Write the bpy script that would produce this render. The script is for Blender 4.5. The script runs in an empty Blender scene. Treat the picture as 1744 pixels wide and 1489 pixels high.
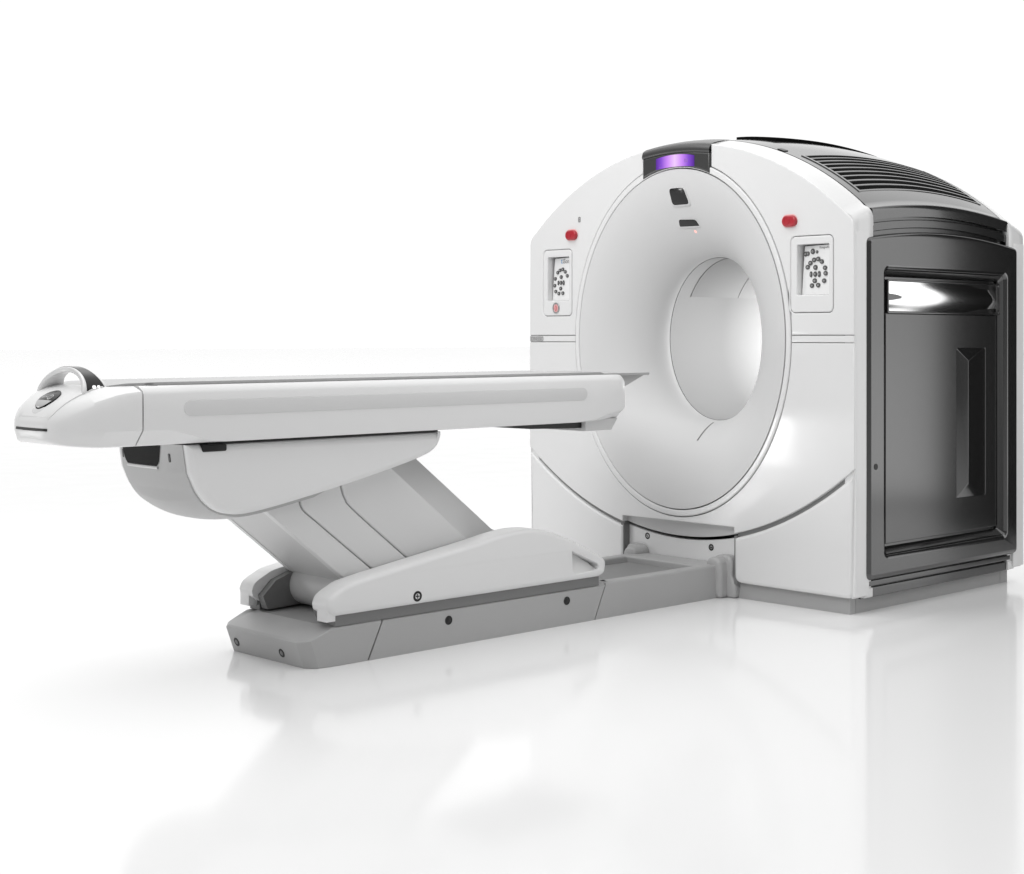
import bpy, bmesh, math, random
from mathutils import Vector, Matrix
from mathutils.geometry import tessellate_polygon
random.seed(4)
sin, cos, pi, sqrt = math.sin, math.cos, math.pi, math.sqrt
S = bpy.context.scene
COL = S.collection

# ------------------------------------------------------------------ camera
cd = bpy.data.cameras.new('camera')
cd.sensor_fit = 'HORIZONTAL'; cd.sensor_width = 36.0
cd.lens = 2695.83 / 1744 * 36
cd.shift_x = -278 / 1744; cd.shift_y = (573 - 744.5) / 1744
cd.clip_start = 0.05; cd.clip_end = 500
cam = bpy.data.objects.new('camera', cd); COL.objects.link(cam)
cam.location = (4.6924, -4.9977, 1.096)
cam.rotation_euler = (pi / 2, 0, math.radians(43.4076))
S.camera = cam

# ------------------------------------------------------------------ exposure, studio surround
S.view_settings.view_transform = 'Standard'; S.view_settings.look = 'None'
S.view_settings.exposure = 0.0; S.view_settings.gamma = 1.0
S.view_settings.use_curve_mapping = False

W = bpy.data.worlds.new('World'); S.world = W; W.use_nodes = True
nt = W.node_tree; N = nt.nodes; L = nt.links; N.clear()
wout = N.new('ShaderNodeOutputWorld'); bg = N.new('ShaderNodeBackground')
tc = N.new('ShaderNodeTexCoord')
def w_dot(v):
    n = N.new('ShaderNodeVectorMath'); n.operation = 'DOT_PRODUCT'
    L.new(tc.outputs['Generated'], n.inputs[0]); n.inputs[1].default_value = v
    return n.outputs['Value']
def w_range(sock, a, b, c, d):
    n = N.new('ShaderNodeMapRange'); n.interpolation_type = 'SMOOTHSTEP'
    L.new(sock, n.inputs['Value'])
    for i, v in zip(('From Min', 'From Max', 'To Min', 'To Max'), (a, b, c, d)): n.inputs[i].default_value = v
    return n.outputs['Result']
def w_math(op, a, b):
    n = N.new('ShaderNodeMath'); n.operation = op
    for i, s in enumerate((a, b)):
        if isinstance(s, (int, float)): n.inputs[i].default_value = s
        else: L.new(s, n.inputs[i])
    return n.outputs[0]
WORLD_FRONT, WORLD_BACK, WORLD_DARK, WORLD_TOP = 0.19, 1.06, 0.02, 0.97
back = w_range(w_dot((-0.687, 0.727, 0.0)), 0.45, 0.86, WORLD_FRONT, WORLD_BACK)   # white cyclorama behind the machine
dark = w_range(w_dot((0.27, 0.963, 0.0)), 0.90, 0.975, 1.0, WORLD_DARK)             # unlit studio wing to the right
ceil_ = w_range(w_dot((0.0, 0.0, 1.0)), 0.40, 0.75, 0.0, WORLD_TOP)                    # white studio ceiling
L.new(w_math('ADD', w_math('MULTIPLY', back, dark), ceil_), bg.inputs['Strength'])
bg.inputs['Color'].default_value = (1, 1, 1, 1)
L.new(bg.outputs[0], wout.inputs['Surface'])

def softbox(name, loc, target, sx, sy, power, spread=180):
    d = bpy.data.lights.new(name, 'AREA'); d.shape = 'RECTANGLE'; d.size = sx; d.size_y = sy; d.energy = power
    d.spread = math.radians(spread)
    o = bpy.data.objects.new(name, d); COL.objects.link(o); o.location = loc
    o.rotation_euler = (Vector(target) - Vector(loc)).to_track_quat('-Z', 'Y').to_euler()
    return o
softbox('overhead_softbox', (-0.6, -2.8, 4.6), (-0.3, -0.9, 0.6), 4.5, 3.5, 70)
softbox('low_softbox', (-3.4, -4.6, 0.42), (0.5, 0.0, 0.8), 0.45, 0.65, 16)
softbox('front_softbox', (1.2, -4.6, 3.6), (0.0, 0.0, 1.8), 2.4, 1.6, 14, 70)
softbox('side_softbox', (3.62, 3.15, 2.4), (0.97, 0.3, 2.4), 1.9, 4.7, 37)
softbox('rear_softbox', (0.34, 1.75, 1.15), (-0.3, 0.85, 1.05), 0.45, 0.45, 12.0, 90)

# ------------------------------------------------------------------ materials
def mat(name, col, rough=0.4, metal=0.0, coat=0.0, ior=1.45, noise=0.0, bump=0.0, scale=60, coat_rough=0.08):
    m = bpy.data.materials.new(name); m.use_nodes = True
    t = m.node_tree; p = t.nodes['Principled BSDF']
    p.inputs['Base Color'].default_value = (*col, 1)
    p.inputs['Roughness'].default_value = rough; p.inputs['Metallic'].default_value = metal
    p.inputs['Coat Weight'].default_value = coat; p.inputs['Coat Roughness'].default_value = coat_rough
    p.inputs['IOR'].default_value = ior
    if noise or bump:
        c = t.nodes.new('ShaderNodeTexCoord'); n = t.nodes.new('ShaderNodeTexNoise')
        n.inputs['Scale'].default_value = scale; n.inputs['Detail'].default_value = 4
        t.links.new(c.outputs['Object'], n.inputs['Vector'])
        if noise:
            r = t.nodes.new('ShaderNodeMapRange')
            r.inputs['To Min'].default_value = max(0.02, rough - noise); r.inputs['To Max'].default_value = rough + noise
            t.links.new(n.outputs['Fac'], r.inputs['Value']); t.links.new(r.outputs['Result'], p.inputs['Roughness'])
        if bump:
            b = t.nodes.new('ShaderNodeBump'); b.inputs['Strength'].default_value = bump; b.inputs['Distance'].default_value = 0.001
            t.links.new(n.outputs['Fac'], b.inputs['Height']); t.links.new(b.outputs['Normal'], p.inputs['Normal'])
    return m
def g(v): return (v, v, v)
WHITE = mat('white_gloss_plastic', g(0.765), 0.22, coat=0.35, noise=0.05, scale=14)
WHITE_S = mat('white_satin_plastic', g(0.82), 0.38, noise=0.05, bump=0.05, scale=220)
DISC = mat('white_matt_funnel', g(0.66), 0.45, noise=0.05, bump=0.04, scale=200)
FRAME = mat('grey_seam_frame', g(0.30), 0.5)
TROUGH = mat('shaded_trough_floor', g(0.27), 0.5, noise=0.06, bump=0.1, scale=300)  # trough floor: base grey darkened to stand for its shade
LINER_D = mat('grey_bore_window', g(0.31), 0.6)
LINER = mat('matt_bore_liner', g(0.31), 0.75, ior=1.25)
SMOKE = mat('smoked_window', g(0.006), 0.45, ior=1.12)
TABLE = mat('table_white_plastic', g(0.77), 0.36, noise=0.06, bump=0.05, scale=240)
STRIP = mat('table_strip_plastic', g(0.66), 0.4)
ARM = mat('light_grey_plastic', g(0.69), 0.45, noise=0.06, bump=0.06, scale=260)
SCOOP = mat('pale_grey_plastic', g(0.62), 0.45, noise=0.06, bump=0.06, scale=260)
SCOOP_D = mat('shaded_scoop_plastic', g(0.46), 0.45, noise=0.06, bump=0.06, scale=260)  # scoop grey with the shade of the end face put into its colour
ARM_D = mat('shaded_arm_plastic', g(0.58), 0.45, noise=0.06, bump=0.06, scale=260)  # arm grey made darker in colour for the shaded underside
GREY = mat('base_grey_plastic', g(0.43), 0.42, noise=0.07, bump=0.1, scale=300)
GREY_D = mat('base_dark_grey', g(0.20), 0.45, noise=0.07, bump=0.1, scale=300)
PLINTH = mat('plinth_grey_metal', g(0.42), 0.4, noise=0.05, scale=80)
CRADLE = mat('cradle_grey', g(0.46), 0.5, noise=0.05, bump=0.05, scale=200)
DARK = mat('anthracite_lacquer', g(0.014), 0.16, ior=2.0, noise=0.012, scale=40)
ROOF = mat('anthracite_roof_lacquer', g(0.025), 0.13, coat=0.3, coat_rough=0.05, ior=1.9, noise=0.02, scale=200)
CAPM = mat('charcoal_cap', g(0.045), 0.25, ior=1.6)
BLACK = mat('black_plastic', g(0.008), 0.35)
VOID = mat('matt_black_void', g(0.006), 0.9, ior=1.1)
BLACKG = mat('black_glass', g(0.006), 0.12)
CHROME = mat('polished_chrome', g(0.9), 0.08, metal=1.0)
STEEL = mat('screw_steel', g(0.45), 0.3, metal=1.0)
SILVER = mat('silver_trim', g(0.62), 0.3, metal=0.6)
FIELD = mat('silver_key_field', g(0.62), 0.35)
RED = mat('red_button_plastic', (0.42, 0.022, 0.035), 0.32, coat=0.3)
PINK = mat('pale_red_collar', (0.8, 0.42, 0.42), 0.4)
KEY = mat('grey_key', g(0.085), 0.4)
GLYPH = mat('key_print', g(0.5), 0.5)
INK = mat('grey_print', g(0.22), 0.5)
BLUE = mat('blue_print', (0.12, 0.33, 0.6), 0.5)
PLATE = mat('nameplate_grey', g(0.5), 0.4)
FLOORM = mat('white_studio_floor', g(0.91), 0.105, ior=1.40, noise=0.03, scale=3)

def emission(name, build):
    m = bpy.data.materials.new(name); m.use_nodes = True
    t = m.node_tree; t.nodes.clear()
    o = t.nodes.new('ShaderNodeOutputMaterial'); e = t.nodes.new('ShaderNodeEmission')
    t.links.new(e.outputs[0], o.inputs['Surface']); build(t, e); return m
def b_led(t, e): e.inputs['Color'].default_value = (1, 0.45, 0.4, 1); e.inputs['Strength'].default_value = 1.6
LED = emission('red_led', b_led)
def b_white(t, e): e.inputs['Color'].default_value = (1, 1, 1, 1); e.inputs['Strength'].default_value = 1.3
LEDW = emission('white_led', b_white)
def b_violet(t, e):     # display backlight: bright in the middle of its width
    c = t.nodes.new('ShaderNodeTexCoord'); s = t.nodes.new('ShaderNodeSeparateXYZ')
    t.links.new(c.outputs['Object'], s.inputs[0])
    a = t.nodes.new('ShaderNodeMath'); a.operation = 'ABSOLUTE'; t.links.new(s.outputs['X'], a.inputs[0])
    d = t.nodes.new('ShaderNodeMath'); d.operation = 'DIVIDE'; t.links.new(a.outputs[0], d.inputs[0]); d.inputs[1].default_value = 0.115
    r = t.nodes.new('ShaderNodeValToRGB'); t.links.new(d.outputs[0], r.inputs[0])
    el = r.color_ramp.elements
    el[0].position = 0.0; el[0].color = (0.90, 0.62, 1.0, 1)
    el[1].position = 1.0; el[1].color = (0.10, 0.03, 0.30, 1)
    k = el.new(0.35); k.color = (0.66, 0.30, 0.98, 1)
    k = el.new(0.7); k.color = (0.26, 0.09, 0.68, 1)
    t.links.new(r.outputs[0], e.inputs['Color']); e.inputs['Strength'].default_value = 1.0
VIOLET = emission('violet_backlight', b_violet)
GLYPHV = mat('violet_print', (0.30, 0.14, 0.5), 0.5)

# ------------------------------------------------------------------ mesh helpers
def link(name, bm, m, parent=None, smooth=35, fix=True):
    if fix: bmesh.ops.recalc_face_normals(bm, faces=bm.faces)
    me = bpy.data.meshes.new(name); bm.to_mesh(me); bm.free()
    for mm in (m if isinstance(m, (list, tuple)) else [m]): me.materials.append(mm)
    if smooth:
        me.shade_smooth(); me.set_sharp_from_angle(angle=math.radians(smooth))
    o = bpy.data.objects.new(name, me); COL.objects.link(o)
    if parent: o.parent = parent
    return o
def thing(name, label, cat, loc=(0, 0, 0)):
    o = bpy.data.objects.new(name, None); COL.objects.link(o); o.location = loc
    o['label'] = label; o['category'] = cat; o.empty_display_size = 0.1
    return o
def flat_faces(o):              # big flat faces stay flat next to their rounded edges
    w = o.modifiers.new('weighted_normals', 'WEIGHTED_NORMAL'); w.weight = 100; w.keep_sharp = True
    return o
MF = lambda u, v, d: (u, -d, v)          # front plane: d grows towards -y
MS = lambda u, v, d: (d, u, v)           # side plane: u = y, v = z, d grows towards +x
MT = lambda u, v, d: (u, v, d)           # plan
def area(l): return 0.5 * sum(a[0] * b[1] - b[0] * a[1] for a, b in zip(l, l[1:] + l[:1]))
def clean(l):
    r = []
    for p in l:
        if not r or (abs(p[0] - r[-1][0]) + abs(p[1] - r[-1][1])) > 1e-5: r.append((p[0], p[1]))
    if (abs(r[0][0] - r[-1][0]) + abs(r[0][1] - r[-1][1])) < 1e-5: r.pop()
    return r
def off(l, d):
    n = len(l); r = []
    for i in range(n):
        p, q, s = Vector(l[i - 1]), Vector(l[i]), Vector(l[(i + 1) % n])
        e1 = (q - p).normalized(); e2 = (s - q).normalized()
        n1 = Vector((-e1.y, e1.x)); n2 = Vector((-e2.y, e2.x))
        b = n1 + n2
        if b.length < 1e-6: b = n1
        b.normalize(); k = d / max(0.35, b.dot(n1))
        r.append((q.x + b.x * k, q.y + b.y * k))
    return r
def plate_bm(bm, outer, holes, lo, hi, bev, mp, segs=3, back=True, mi=0, hole_bev=None):
    loops = [clean(outer)] + [clean(h) for h in (holes or [])]
    for i, l in enumerate(loops):
        a = area(l)
        if (i == 0 and a < 0) or (i > 0 and a > 0): loops[i] = l[::-1]
    def profile(bev):
        p = [(0, lo)]
        if bev <= 0: return p + [(0, hi)]
        return p + [(bev * (1 - cos(k / segs * pi / 2)), hi - bev + bev * sin(k / segs * pi / 2)) for k in range(segs + 1)]
    firsts, lasts = [], []; faces = []
    for li, l in enumerate(loops):
        rings = []; lb = bev if li == 0 or hole_bev is None else hole_bev; prof = profile(lb)
        for (o_, d) in prof:
            q = off(l, o_) if o_ > 0 else l
            rings.append([bm.verts.new(mp(u, v, d)) for u, v in q])
        for r0, r1 in zip(rings, rings[1:]):
            n = len(r0)
            for i in range(n): faces.append(bm.faces.new((r0[i], r0[(i + 1) % n], r1[(i + 1) % n], r1[i])))
        firsts.append((rings[0], l)); lasts.append((rings[-1], off(l, lb) if lb > 0 else l))
    for grp in ([lasts, firsts] if back else [lasts]):
        vs = [v for r, _ in grp for v in r]
        tri = tessellate_polygon([[Vector((u, v, 0)) for u, v in l] for _, l in grp])
        for t in tri:
            try: faces.append(bm.faces.new([vs[i] for i in t]))
            except ValueError: pass
    for f in faces: f.material_index = mi
    return bm
def plate(name, outer, holes, lo, hi, bev, mp, m, parent, segs=3, smooth=35):
    bm = bmesh.new(); plate_bm(bm, outer, holes, lo, hi, bev, mp, segs)
    return flat_faces(link(name, bm, m, parent, smooth))
def rrect(u0, v0, u1, v1, r, n=6):
    if not isinstance(r, (list, tuple)): r = (r,) * 4       # bl, br, tr, tl
    p = []
    for (cx, cy, a0, rr) in ((u0 + r[0], v0 + r[0], pi, r[0]), (u1 - r[1], v0 + r[1], 1.5 * pi, r[1]),
                             (u1 - r[2], v1 - r[2], 0, r[2]), (u0 + r[3], v1 - r[3], pi / 2, r[3])):
        for k in range(n + 1):
            a = a0 + k / n * pi / 2; p.append((cx + rr * cos(a), cy + rr * sin(a)))
    return p
def ell(cx, cy, a, b, n=96, t0=0.0, t1=2 * pi, closed=True):
    m_ = n if closed else n + 1
    return [(cx + a * cos(t0 + (t1 - t0) * k / n), cy + b * sin(t0 + (t1 - t0) * k / n)) for k in range(m_)]
def loft_bm(bm, rings, closed=True, caps=(False, False), mi=0):
    vr = [[bm.verts.new(p) for p in r] for r in rings]
    fs = []
    for r0, r1 in zip(vr, vr[1:]):
        n = len(r0)
        for i in range(n if closed else n - 1):
            j = (i + 1) % n
            fs.append(bm.faces.new((r0[i], r0[j], r1[j], r1[i])))
    if caps[0]: fs.append(bm.faces.new(vr[0][::-1]))
    if caps[1]: fs.append(bm.faces.new(vr[-1]))
    for f in fs: f.material_index = mi
    return vr
def loft(name, rings, m, parent, closed=True, caps=(False, False), smooth=35):
    bm = bmesh.new(); loft_bm(bm, rings, closed, caps)
    return link(name, bm, m, parent, smooth)
def round_poly(pts, r, n=5):
    """round every corner of a 2D polygon; r is a number or one per corner"""
    out = []; k = len(pts)
    for i in range(k):
        p, q, s = Vector(pts[i - 1]), Vector(pts[i]), Vector(pts[(i + 1) % k])
        rr = r[i] if isinstance(r, (list, tuple)) else r
        a, b = p - q, s - q
        d = min(rr, a.length * 0.48, b.length * 0.48)
        if d < 1e-5: out.append(tuple(q)); continue
        A, B = q + a.normalized() * d, q + b.normalized() * d
        for j in range(n + 1):
            t = j / n; out.append(tuple(A * (1 - t) ** 2 + q * 2 * t * (1 - t) + B * t * t))
    return out
def spline(pts, n=8, closed=False):
    """Catmull-Rom through points of any dimension"""
    P = [Vector(p) for p in pts]; out = []; k = len(P)
    for i in range(k if closed else k - 1):
        if closed: p0, p1, p2, p3 = P[i - 1], P[i], P[(i + 1) % k], P[(i + 2) % k]
        else: p0, p1, p2, p3 = P[max(0, i - 1)], P[i], P[i + 1], P[min(k - 1, i + 2)]
        for j in range(n):
            t = j / n
            out.append(tuple(0.5 * (2 * p1 + (p2 - p0) * t + (2 * p0 - 5 * p1 + 4 * p2 - p3) * t * t + (3 * p1 - p0 - 3 * p2 + p3) * t ** 3)))
    if not closed: out.append(tuple(P[-1]))
    return out
def text_bm(bm, body, size, mp, u, v, d, thick=0.0012, align='LEFT', mi=0, sx=1.0):
    c = bpy.data.curves.new('lettering', 'FONT'); c.body = body; c.size = size; c.align_x = align; c.extrude = thick
    c.resolution_u = 3
    o = bpy.data.objects.new('lettering', c); COL.objects.link(o)
    dg = bpy.context.evaluated_depsgraph_get(); me = bpy.data.meshes.new_from_object(o.evaluated_get(dg))
    vs = [bm.verts.new(mp(u + p.co.x * sx, v + p.co.y, d + p.co.z)) for p in me.vertices]
    for f in me.polygons:
        try: bm.faces.new([vs[i] for i in f.vertices]).material_index = mi
        except ValueError: pass
    bpy.data.objects.remove(o); bpy.data.curves.remove(c); bpy.data.meshes.remove(me)
def screw(name, mp, u, v, d, r, parent, m=STEEL, dark=True, slot='x'):
    """countersunk hole with a recessed screw head"""
    bm = bmesh.new()
    plate_bm(bm, ell(u, v, r * 1.12, r * 1.12, 20), [ell(u, v, r * 0.86, r * 0.86, 20)], d - 0.004, d + 0.0012, 0.0008, mp, 2, mi=1)
    plate_bm(bm, ell(u, v, r * 0.86, r * 0.86, 20), None, d - 0.004, d + 0.0004, 0.0, mp, 2, mi=1)
    plate_bm(bm, ell(u, v, r * 0.62, r * 0.62, 16), None, d - 0.003, d + 0.0010, 0.0004, mp, 2, mi=0)
    if slot == 'x':
        plate_bm(bm, [(u - r * .12, v - r * .5), (u + r * .12, v - r * .5), (u + r * .12, v + r * .5), (u - r * .12, v + r * .5)], None, d, d + 0.0014, 0, mp, mi=1)
        plate_bm(bm, [(u - r * .5, v - r * .12), (u + r * .5, v - r * .12), (u + r * .5, v + r * .12), (u - r * .5, v + r * .12)], None, d, d + 0.0016, 0, mp, mi=1)
    return link(name, bm, [m, BLACK], parent)

# ------------------------------------------------------------------ setting
bm = bmesh.new()
bmesh.ops.create_grid(bm, x_segments=2, y_segments=2, size=120)
fl = link('floor', bm, FLOORM, None, 0); fl['kind'] = 'structure'

bm = bmesh.new()
plate_bm(bm, [(1.10, 0.0), (2.30, 0.0), (2.30, 3.2), (1.10, 3.2)], None, -2.63, -2.60, 0.004, MF)
flag = link('unseen_black_flag', bm, VOID, None)  # unseen board, added to darken what the scanner side reflects
flag['label'] = 'unseen tall matt black board added to darken the reflections in the scanner side'; flag['category'] = 'added studio flag'

# ================================================================== GANTRY
G = thing('scanner_gantry', 'large white ring-shaped medical scanner with round bore, dark anthracite side and violet display', 'scanner', (0, 0.6, 0))
def GP(o):                      # children are modelled in world coordinates
    o.matrix_parent_inverse = Matrix.Translation((0, -0.6, 0)); return o
YF = 0.03                       # front face is y = -0.03, so d = +0.03
ZC = 1.085                      # bore axis
RO = (0.6375, 0.766); RI = (0.610, 0.7365)
Q = 1.207
def face_z(x): return 0.54 + sqrt(1.385 ** 2 - x * x)
def shell_z(x): return 0.535 + sqrt(1.415 ** 2 - x * x)
def hw(z): return 0.942 + 0.013 * min(1, max(0, (z - 0.07) / 0.5))
def arc_z(x): return 0.2335 + 0.35 * x * x + 0.03 * x ** 4
def bulge(y): return 0.036 * (1 - ((y - 0.605) / 0.505) ** 2)
def frange(a, b, n): return [a + (b - a) * k / n for k in range(n + 1)]

# upper front panels, one each side of the charcoal cap
gp = 0.0022
KP = [(-0.857, 1.192, -0.664, 1.497), (0.636, 1.192, 0.850, 1.497)]
for s in (1, -1):
    a, b = RO[0] + gp, RO[1] + gp
    t0 = math.acos(0.201 / a); t1 = math.asin((1.101 - ZC) / b)
    pts = [(a * cos(t), ZC + b * sin(t)) for t in frange(t0, t1, 40)]
    pts += [(hw(1.1), 1.101), (hw(1.3), 1.3)]
    e = 0.948
    pts += round_poly([(hw(1.3), 1.35), (0.953, 1.552), (0.90, face_z(0.90))], 0.03)[6:12]
    pts += [(x, face_z(x)) for x in frange(0.91, 0.201, 40)]
    k = KP[1] if s == 1 else (-KP[0][2], KP[0][1], -KP[0][0], KP[0][3])
    hole = rrect(k[0] - gp, k[1] - gp, k[2] + gp, k[3] + gp, 0.024)
    GP(plate('front_panel', [(s * x, z) for x, z in pts], [[(s * x, z) for x, z in hole]], -0.005, YF, 0.006, MF, WHITE, G))
# horizontal trim strips
for s in (1, -1):
    a, b = RO[0] + gp, RO[1] + gp
    st = [(a * cos(math.asin((z - ZC) / b)), z) for z in (1.0715, 1.085, 1.0985)] + [(hw(1.09) - .002, 1.0985), (hw(1.09) - .002, 1.0715)]
    GP(plate('trim_strip', [(s * x, z) for x, z in st], None, -0.005, YF - 0.001, 0.003, MF, WHITE, G))
bm = bmesh.new()
plate_bm(bm, [(-0.952, 1.0725), (-0.86, 1.0725), (-0.86, 1.0975), (-0.952, 1.0975)], None, 0.02, YF + 0.0008, 0, MF, mi=0)
text_bm(bm, 'IDINESSIO', 0.027, MF, -0.945, 1.0755, YF + 0.001, 0.0004, mi=1, sx=0.72)
GP(link('nameplate', bm, [PLATE, INK], G))
# lower front panel
a, b = RO[0] + gp, RO[1] + gp
t1 = math.asin((1.069 - ZC) / b)
pts = [(a * cos(t), ZC + b * sin(t)) for t in frange(pi - t1, 2 * pi + t1, 90)]
pts += [(hw(1.069), 1.069), (hw(0.8), 0.8)]
pts += [(x, arc_z(x)) for x in frange(0.955, 0.33, 40)] + [(0.33, 0.298), (-0.33, 0.298)]
pts += [(x, arc_z(x)) for x in frange(-0.33, -0.955, 40)] + [(-hw(0.8), 0.8), (-hw(1.069), 1.069)]
GP(plate('front_panel', pts, None, -0.02, YF, 0.004, MF, WHITE, G))
# skirts under the curved groove
GA = 0.016
for s in (1, -1):
    pts = [(x, arc_z(x) - GA - 0.004 * abs(x)) for x in frange(0.33, 0.952, 40)]
    pts += [(0.944, 0.3)] + round_poly([(0.944, 0.3), (0.942, 0.066), (0.5, 0.066)], 0.03)[6:12]
    pts += round_poly([(0.5, 0.066), (0.33, 0.068), (0.33, 0.2)], 0.035)[6:12]
    GP(plate('skirt_panel', [(s * x, z) for x, z in pts], None, -0.05, YF, 0.016, MF, WHITE, G, segs=5))
# recess behind the table: grey belly, bright kick plate with curved top
pts = [(x, arc_z(x) - 0.002) for x in frange(-0.345, 0.345, 30)] + [(0.345, 0.36), (-0.345, 0.36)]
GP(plate('belly_panel', pts, None, -0.04, -0.004, 0.003, MF, SCOOP, G))
pts = [(x, arc_z(x) - 0.016) for x in frange(-0.345, 0.345, 30)] + [(0.345, 0.06), (-0.345, 0.06)]
kp_ = GP(plate('kick_plate', pts, None, -0.06, -0.012, 0.004, MF, WHITE_S, G))
for u, v in ((-0.215, 0.212), (0.165, 0.196)):
    sc = screw('screw', MF, u, v, -0.012, 0.013, kp_)
for s_ in (1, -1):
    GP(plate('slot_liner', [(-0.024, 0.062), (0.02, 0.062), (0.02, 0.262), (-0.024, 0.262)], None, *sorted((s_ * 0.3275, s_ * 0.345)), 0.002, MS, GREY_D, G))
# backing behind all the seams (gap floor)
def cover_outline(top=face_z, ins=0.0, z0=0.068):
    p = [(hw(z0) - ins, z0), (hw(0.5) - ins, 0.5), (hw(1.0) - ins, 1.0), (hw(1.4) - ins, 1.4)]
    zt = top(0.92) - ins
    p += round_poly([(hw(1.4) - ins, 1.45), (0.953 - ins, zt - 0.015), (0.90, top(0.90) - ins)], 0.03)[6:12]
    p += [(x, top(x) - ins) for x in frange(0.91 - ins, -0.91 + ins, 80)]
    r = [(-x, z) for x, z in p[:10]][::-1]
    return p + r
bo = cover_outline(ins=0.008)
bo = bo + [(-0.335, 0.068), (-0.335, 0.312), (0.335, 0.312), (0.335, 0.068)]
kph = []
for k in KP:
    wu = k[2] - k[0]; kph.append(rrect(k[0] + 0.10 * wu, k[1] + 0.06, k[2] - 0.05 * wu, k[3] - 0.025, 0.004, 2))
GP(plate('front_frame', bo, [ell(0, ZC, 0.622, 0.748)] + kph, -0.05, 0.010, 0, MF, FRAME, G))
# outer shell of the front cover: bevel over the crown, flange on the sides
def shell_ring(y, f, ins):
    A = cover_outline(face_z); B = cover_outline(shell_z)
    return [(a_[0] * (1 - f) + b_[0] * f - (ins if a_[0] > 0 else -ins) * (1 if abs(a_[0]) > 0.9 else 0), y, a_[1] * (1 - f) + b_[1] * f) for a_, b_ in zip(A, B)]
def shell_rings(m):
    R = [shell_ring(-0.024, 0.0, 0.004), shell_ring(-0.018, 0.03, 0.0), shell_ring(0.02, 0.42, 0), shell_ring(0.06, 0.78, 0), shell_ring(0.092, 0.99, 0), shell_ring(0.098, 1.0, 0.002)]
    R.append([(x * 0.985, y_ + 0.0005, z * 0.985 + 0.012) for x, y_, z in R[-1]])
    return [[(x, m(y), z) for x, y, z in r] for r in R]
GP(loft('front_cover_shell', shell_rings(lambda y: y), WHITE, G, closed=False, smooth=50))
GP(loft('rear_cover_shell', shell_rings(lambda y: 1.202 - y), WHITE, G, closed=False, smooth=50))
# side flanges of the covers
for m, nm in ((lambda y: y, 'front_flange'), (lambda y: 1.202 - y, 'rear_flange')):
    for s in (1, -1):
        bm = bmesh.new()
        lo, hi = sorted((-m(-0.02), -m(0.066)))
        p = [(0.90, 0.066), (0.955, 0.075), (0.956, 0.5), (0.956, 1.0), (0.956, 1.5), (0.945, 1.545), (0.90, 1.56)]
        plate_bm(bm, [(s * x, z) for x, z in p], None, lo, hi, 0.004, MF)
        # rounded feet and shoulders that grip the dark side
        lo2, hi2 = sorted((-m(0.05), -m(0.100)))
        plate_bm(bm, round_poly([(s * .90, .062), (s * .948, .062), (s * .948, .100), (s * .90, .100)], .006), None, lo2, hi2, 0.004, MF)
        plate_bm(bm, [(s * .90, 1.535), (s * .952, 1.535), (s * .950, 1.575), (s * .90, 1.60)], None, lo2, hi2, 0.004, MF)
        GP(link(nm, bm, WHITE, G))
# rear panel with flared bore mouth
GP(plate('rear_panel', cover_outline(ins=0.006), [ell(0, ZC, 0.47, 0.56)], -1.224, -1.15, 0.0, MF, WHITE, G))
# ring trim
GP(plate('ring_trim', ell(0, ZC, RO[0] - 0.001, RO[1] - 0.001, 128), [ell(0, ZC, RI[0] + 0.001, RI[1] + 0.001, 128)], 0.0, YF + 0.003, 0.006, MF, WHITE, G, segs=4))
# funnel and liner
prof = []
nse = 1.6
for k in range(29):
    t = k / 28 * pi / 2
    c_, s_ = cos(t) ** (2 / nse), sin(t) ** (2 / nse)
    prof.append((0.607 - 0.307 * c_, 0.245 - 0.277 * s_))
prof = prof[::-1]
def er(r, y, n=128): return [(r * cos(2 * pi * k / n), y, ZC + r * Q * sin(2 * pi * k / n)) for k in range(n)]
def fun_y(r):
    for (r0, y0), (r1, y1) in zip(prof, prof[1:]):
        if r1 <= r <= r0: return y0 + (y1 - y0) * (r0 - r) / max(1e-9, r0 - r1)
    return prof[0][1]
GP(loft('bore_funnel', [er(0.6075, 0.0)] + [er(r, y) for r, y in prof], DISC, G, smooth=60))
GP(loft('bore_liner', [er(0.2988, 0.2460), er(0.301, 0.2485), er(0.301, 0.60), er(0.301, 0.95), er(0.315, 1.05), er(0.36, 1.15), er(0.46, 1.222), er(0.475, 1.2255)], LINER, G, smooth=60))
# charcoal cap over the crown with the violet display
bot = [(x, ZC + (RI[1] + .003) * sqrt(1 - (x / (RI[0] + .003)) ** 2)) for x in frange(-0.199, 0.199, 24)]
pts = bot + [(x, face_z(x) - 0.036) for x in frange(0.199, -0.199, 24)]
cap = GP(plate('crown_cap', pts, None, 0.0, YF + 0.008, 0.010, MF, CAPM, G, segs=5))
rg = []
for y, f, dz in ((-0.010, 0, -.037), (-0.037, 0, -.037), (-0.0395, 0, -.033), (-0.0395, 0, -.024), (-0.036, 0, -.012), (-0.028, 0, -.003), (-0.014, .12, .003), (0.01, .35, .004), (0.05, .7, .004), (0.099, 1.0, .0035)):
    rg.append([(x, y, face_z(x) * (1 - f) + shell_z(x) * f + dz) for x in frange(-0.199, 0.199, 24)])
o = loft('crown_cap_top', rg, CAPM, cap, closed=False, smooth=50)
dsp = [(x, 1.868 + 0.012 - 0.9 * x * x) for x in frange(-0.113, 0.113, 20)] + [(x, 1.868 - 0.040 - 0.55 * x * x) for x in frange(0.113, -0.113, 20)]
bm = bmesh.new()
plate_bm(bm, dsp, None, YF, YF + 0.0105, 0.001, MF, mi=0)
text_bm(bm, '.:.', 0.03, MF, -0.095, 1.829, YF + 0.011, 0.0003, mi=1)
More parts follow.
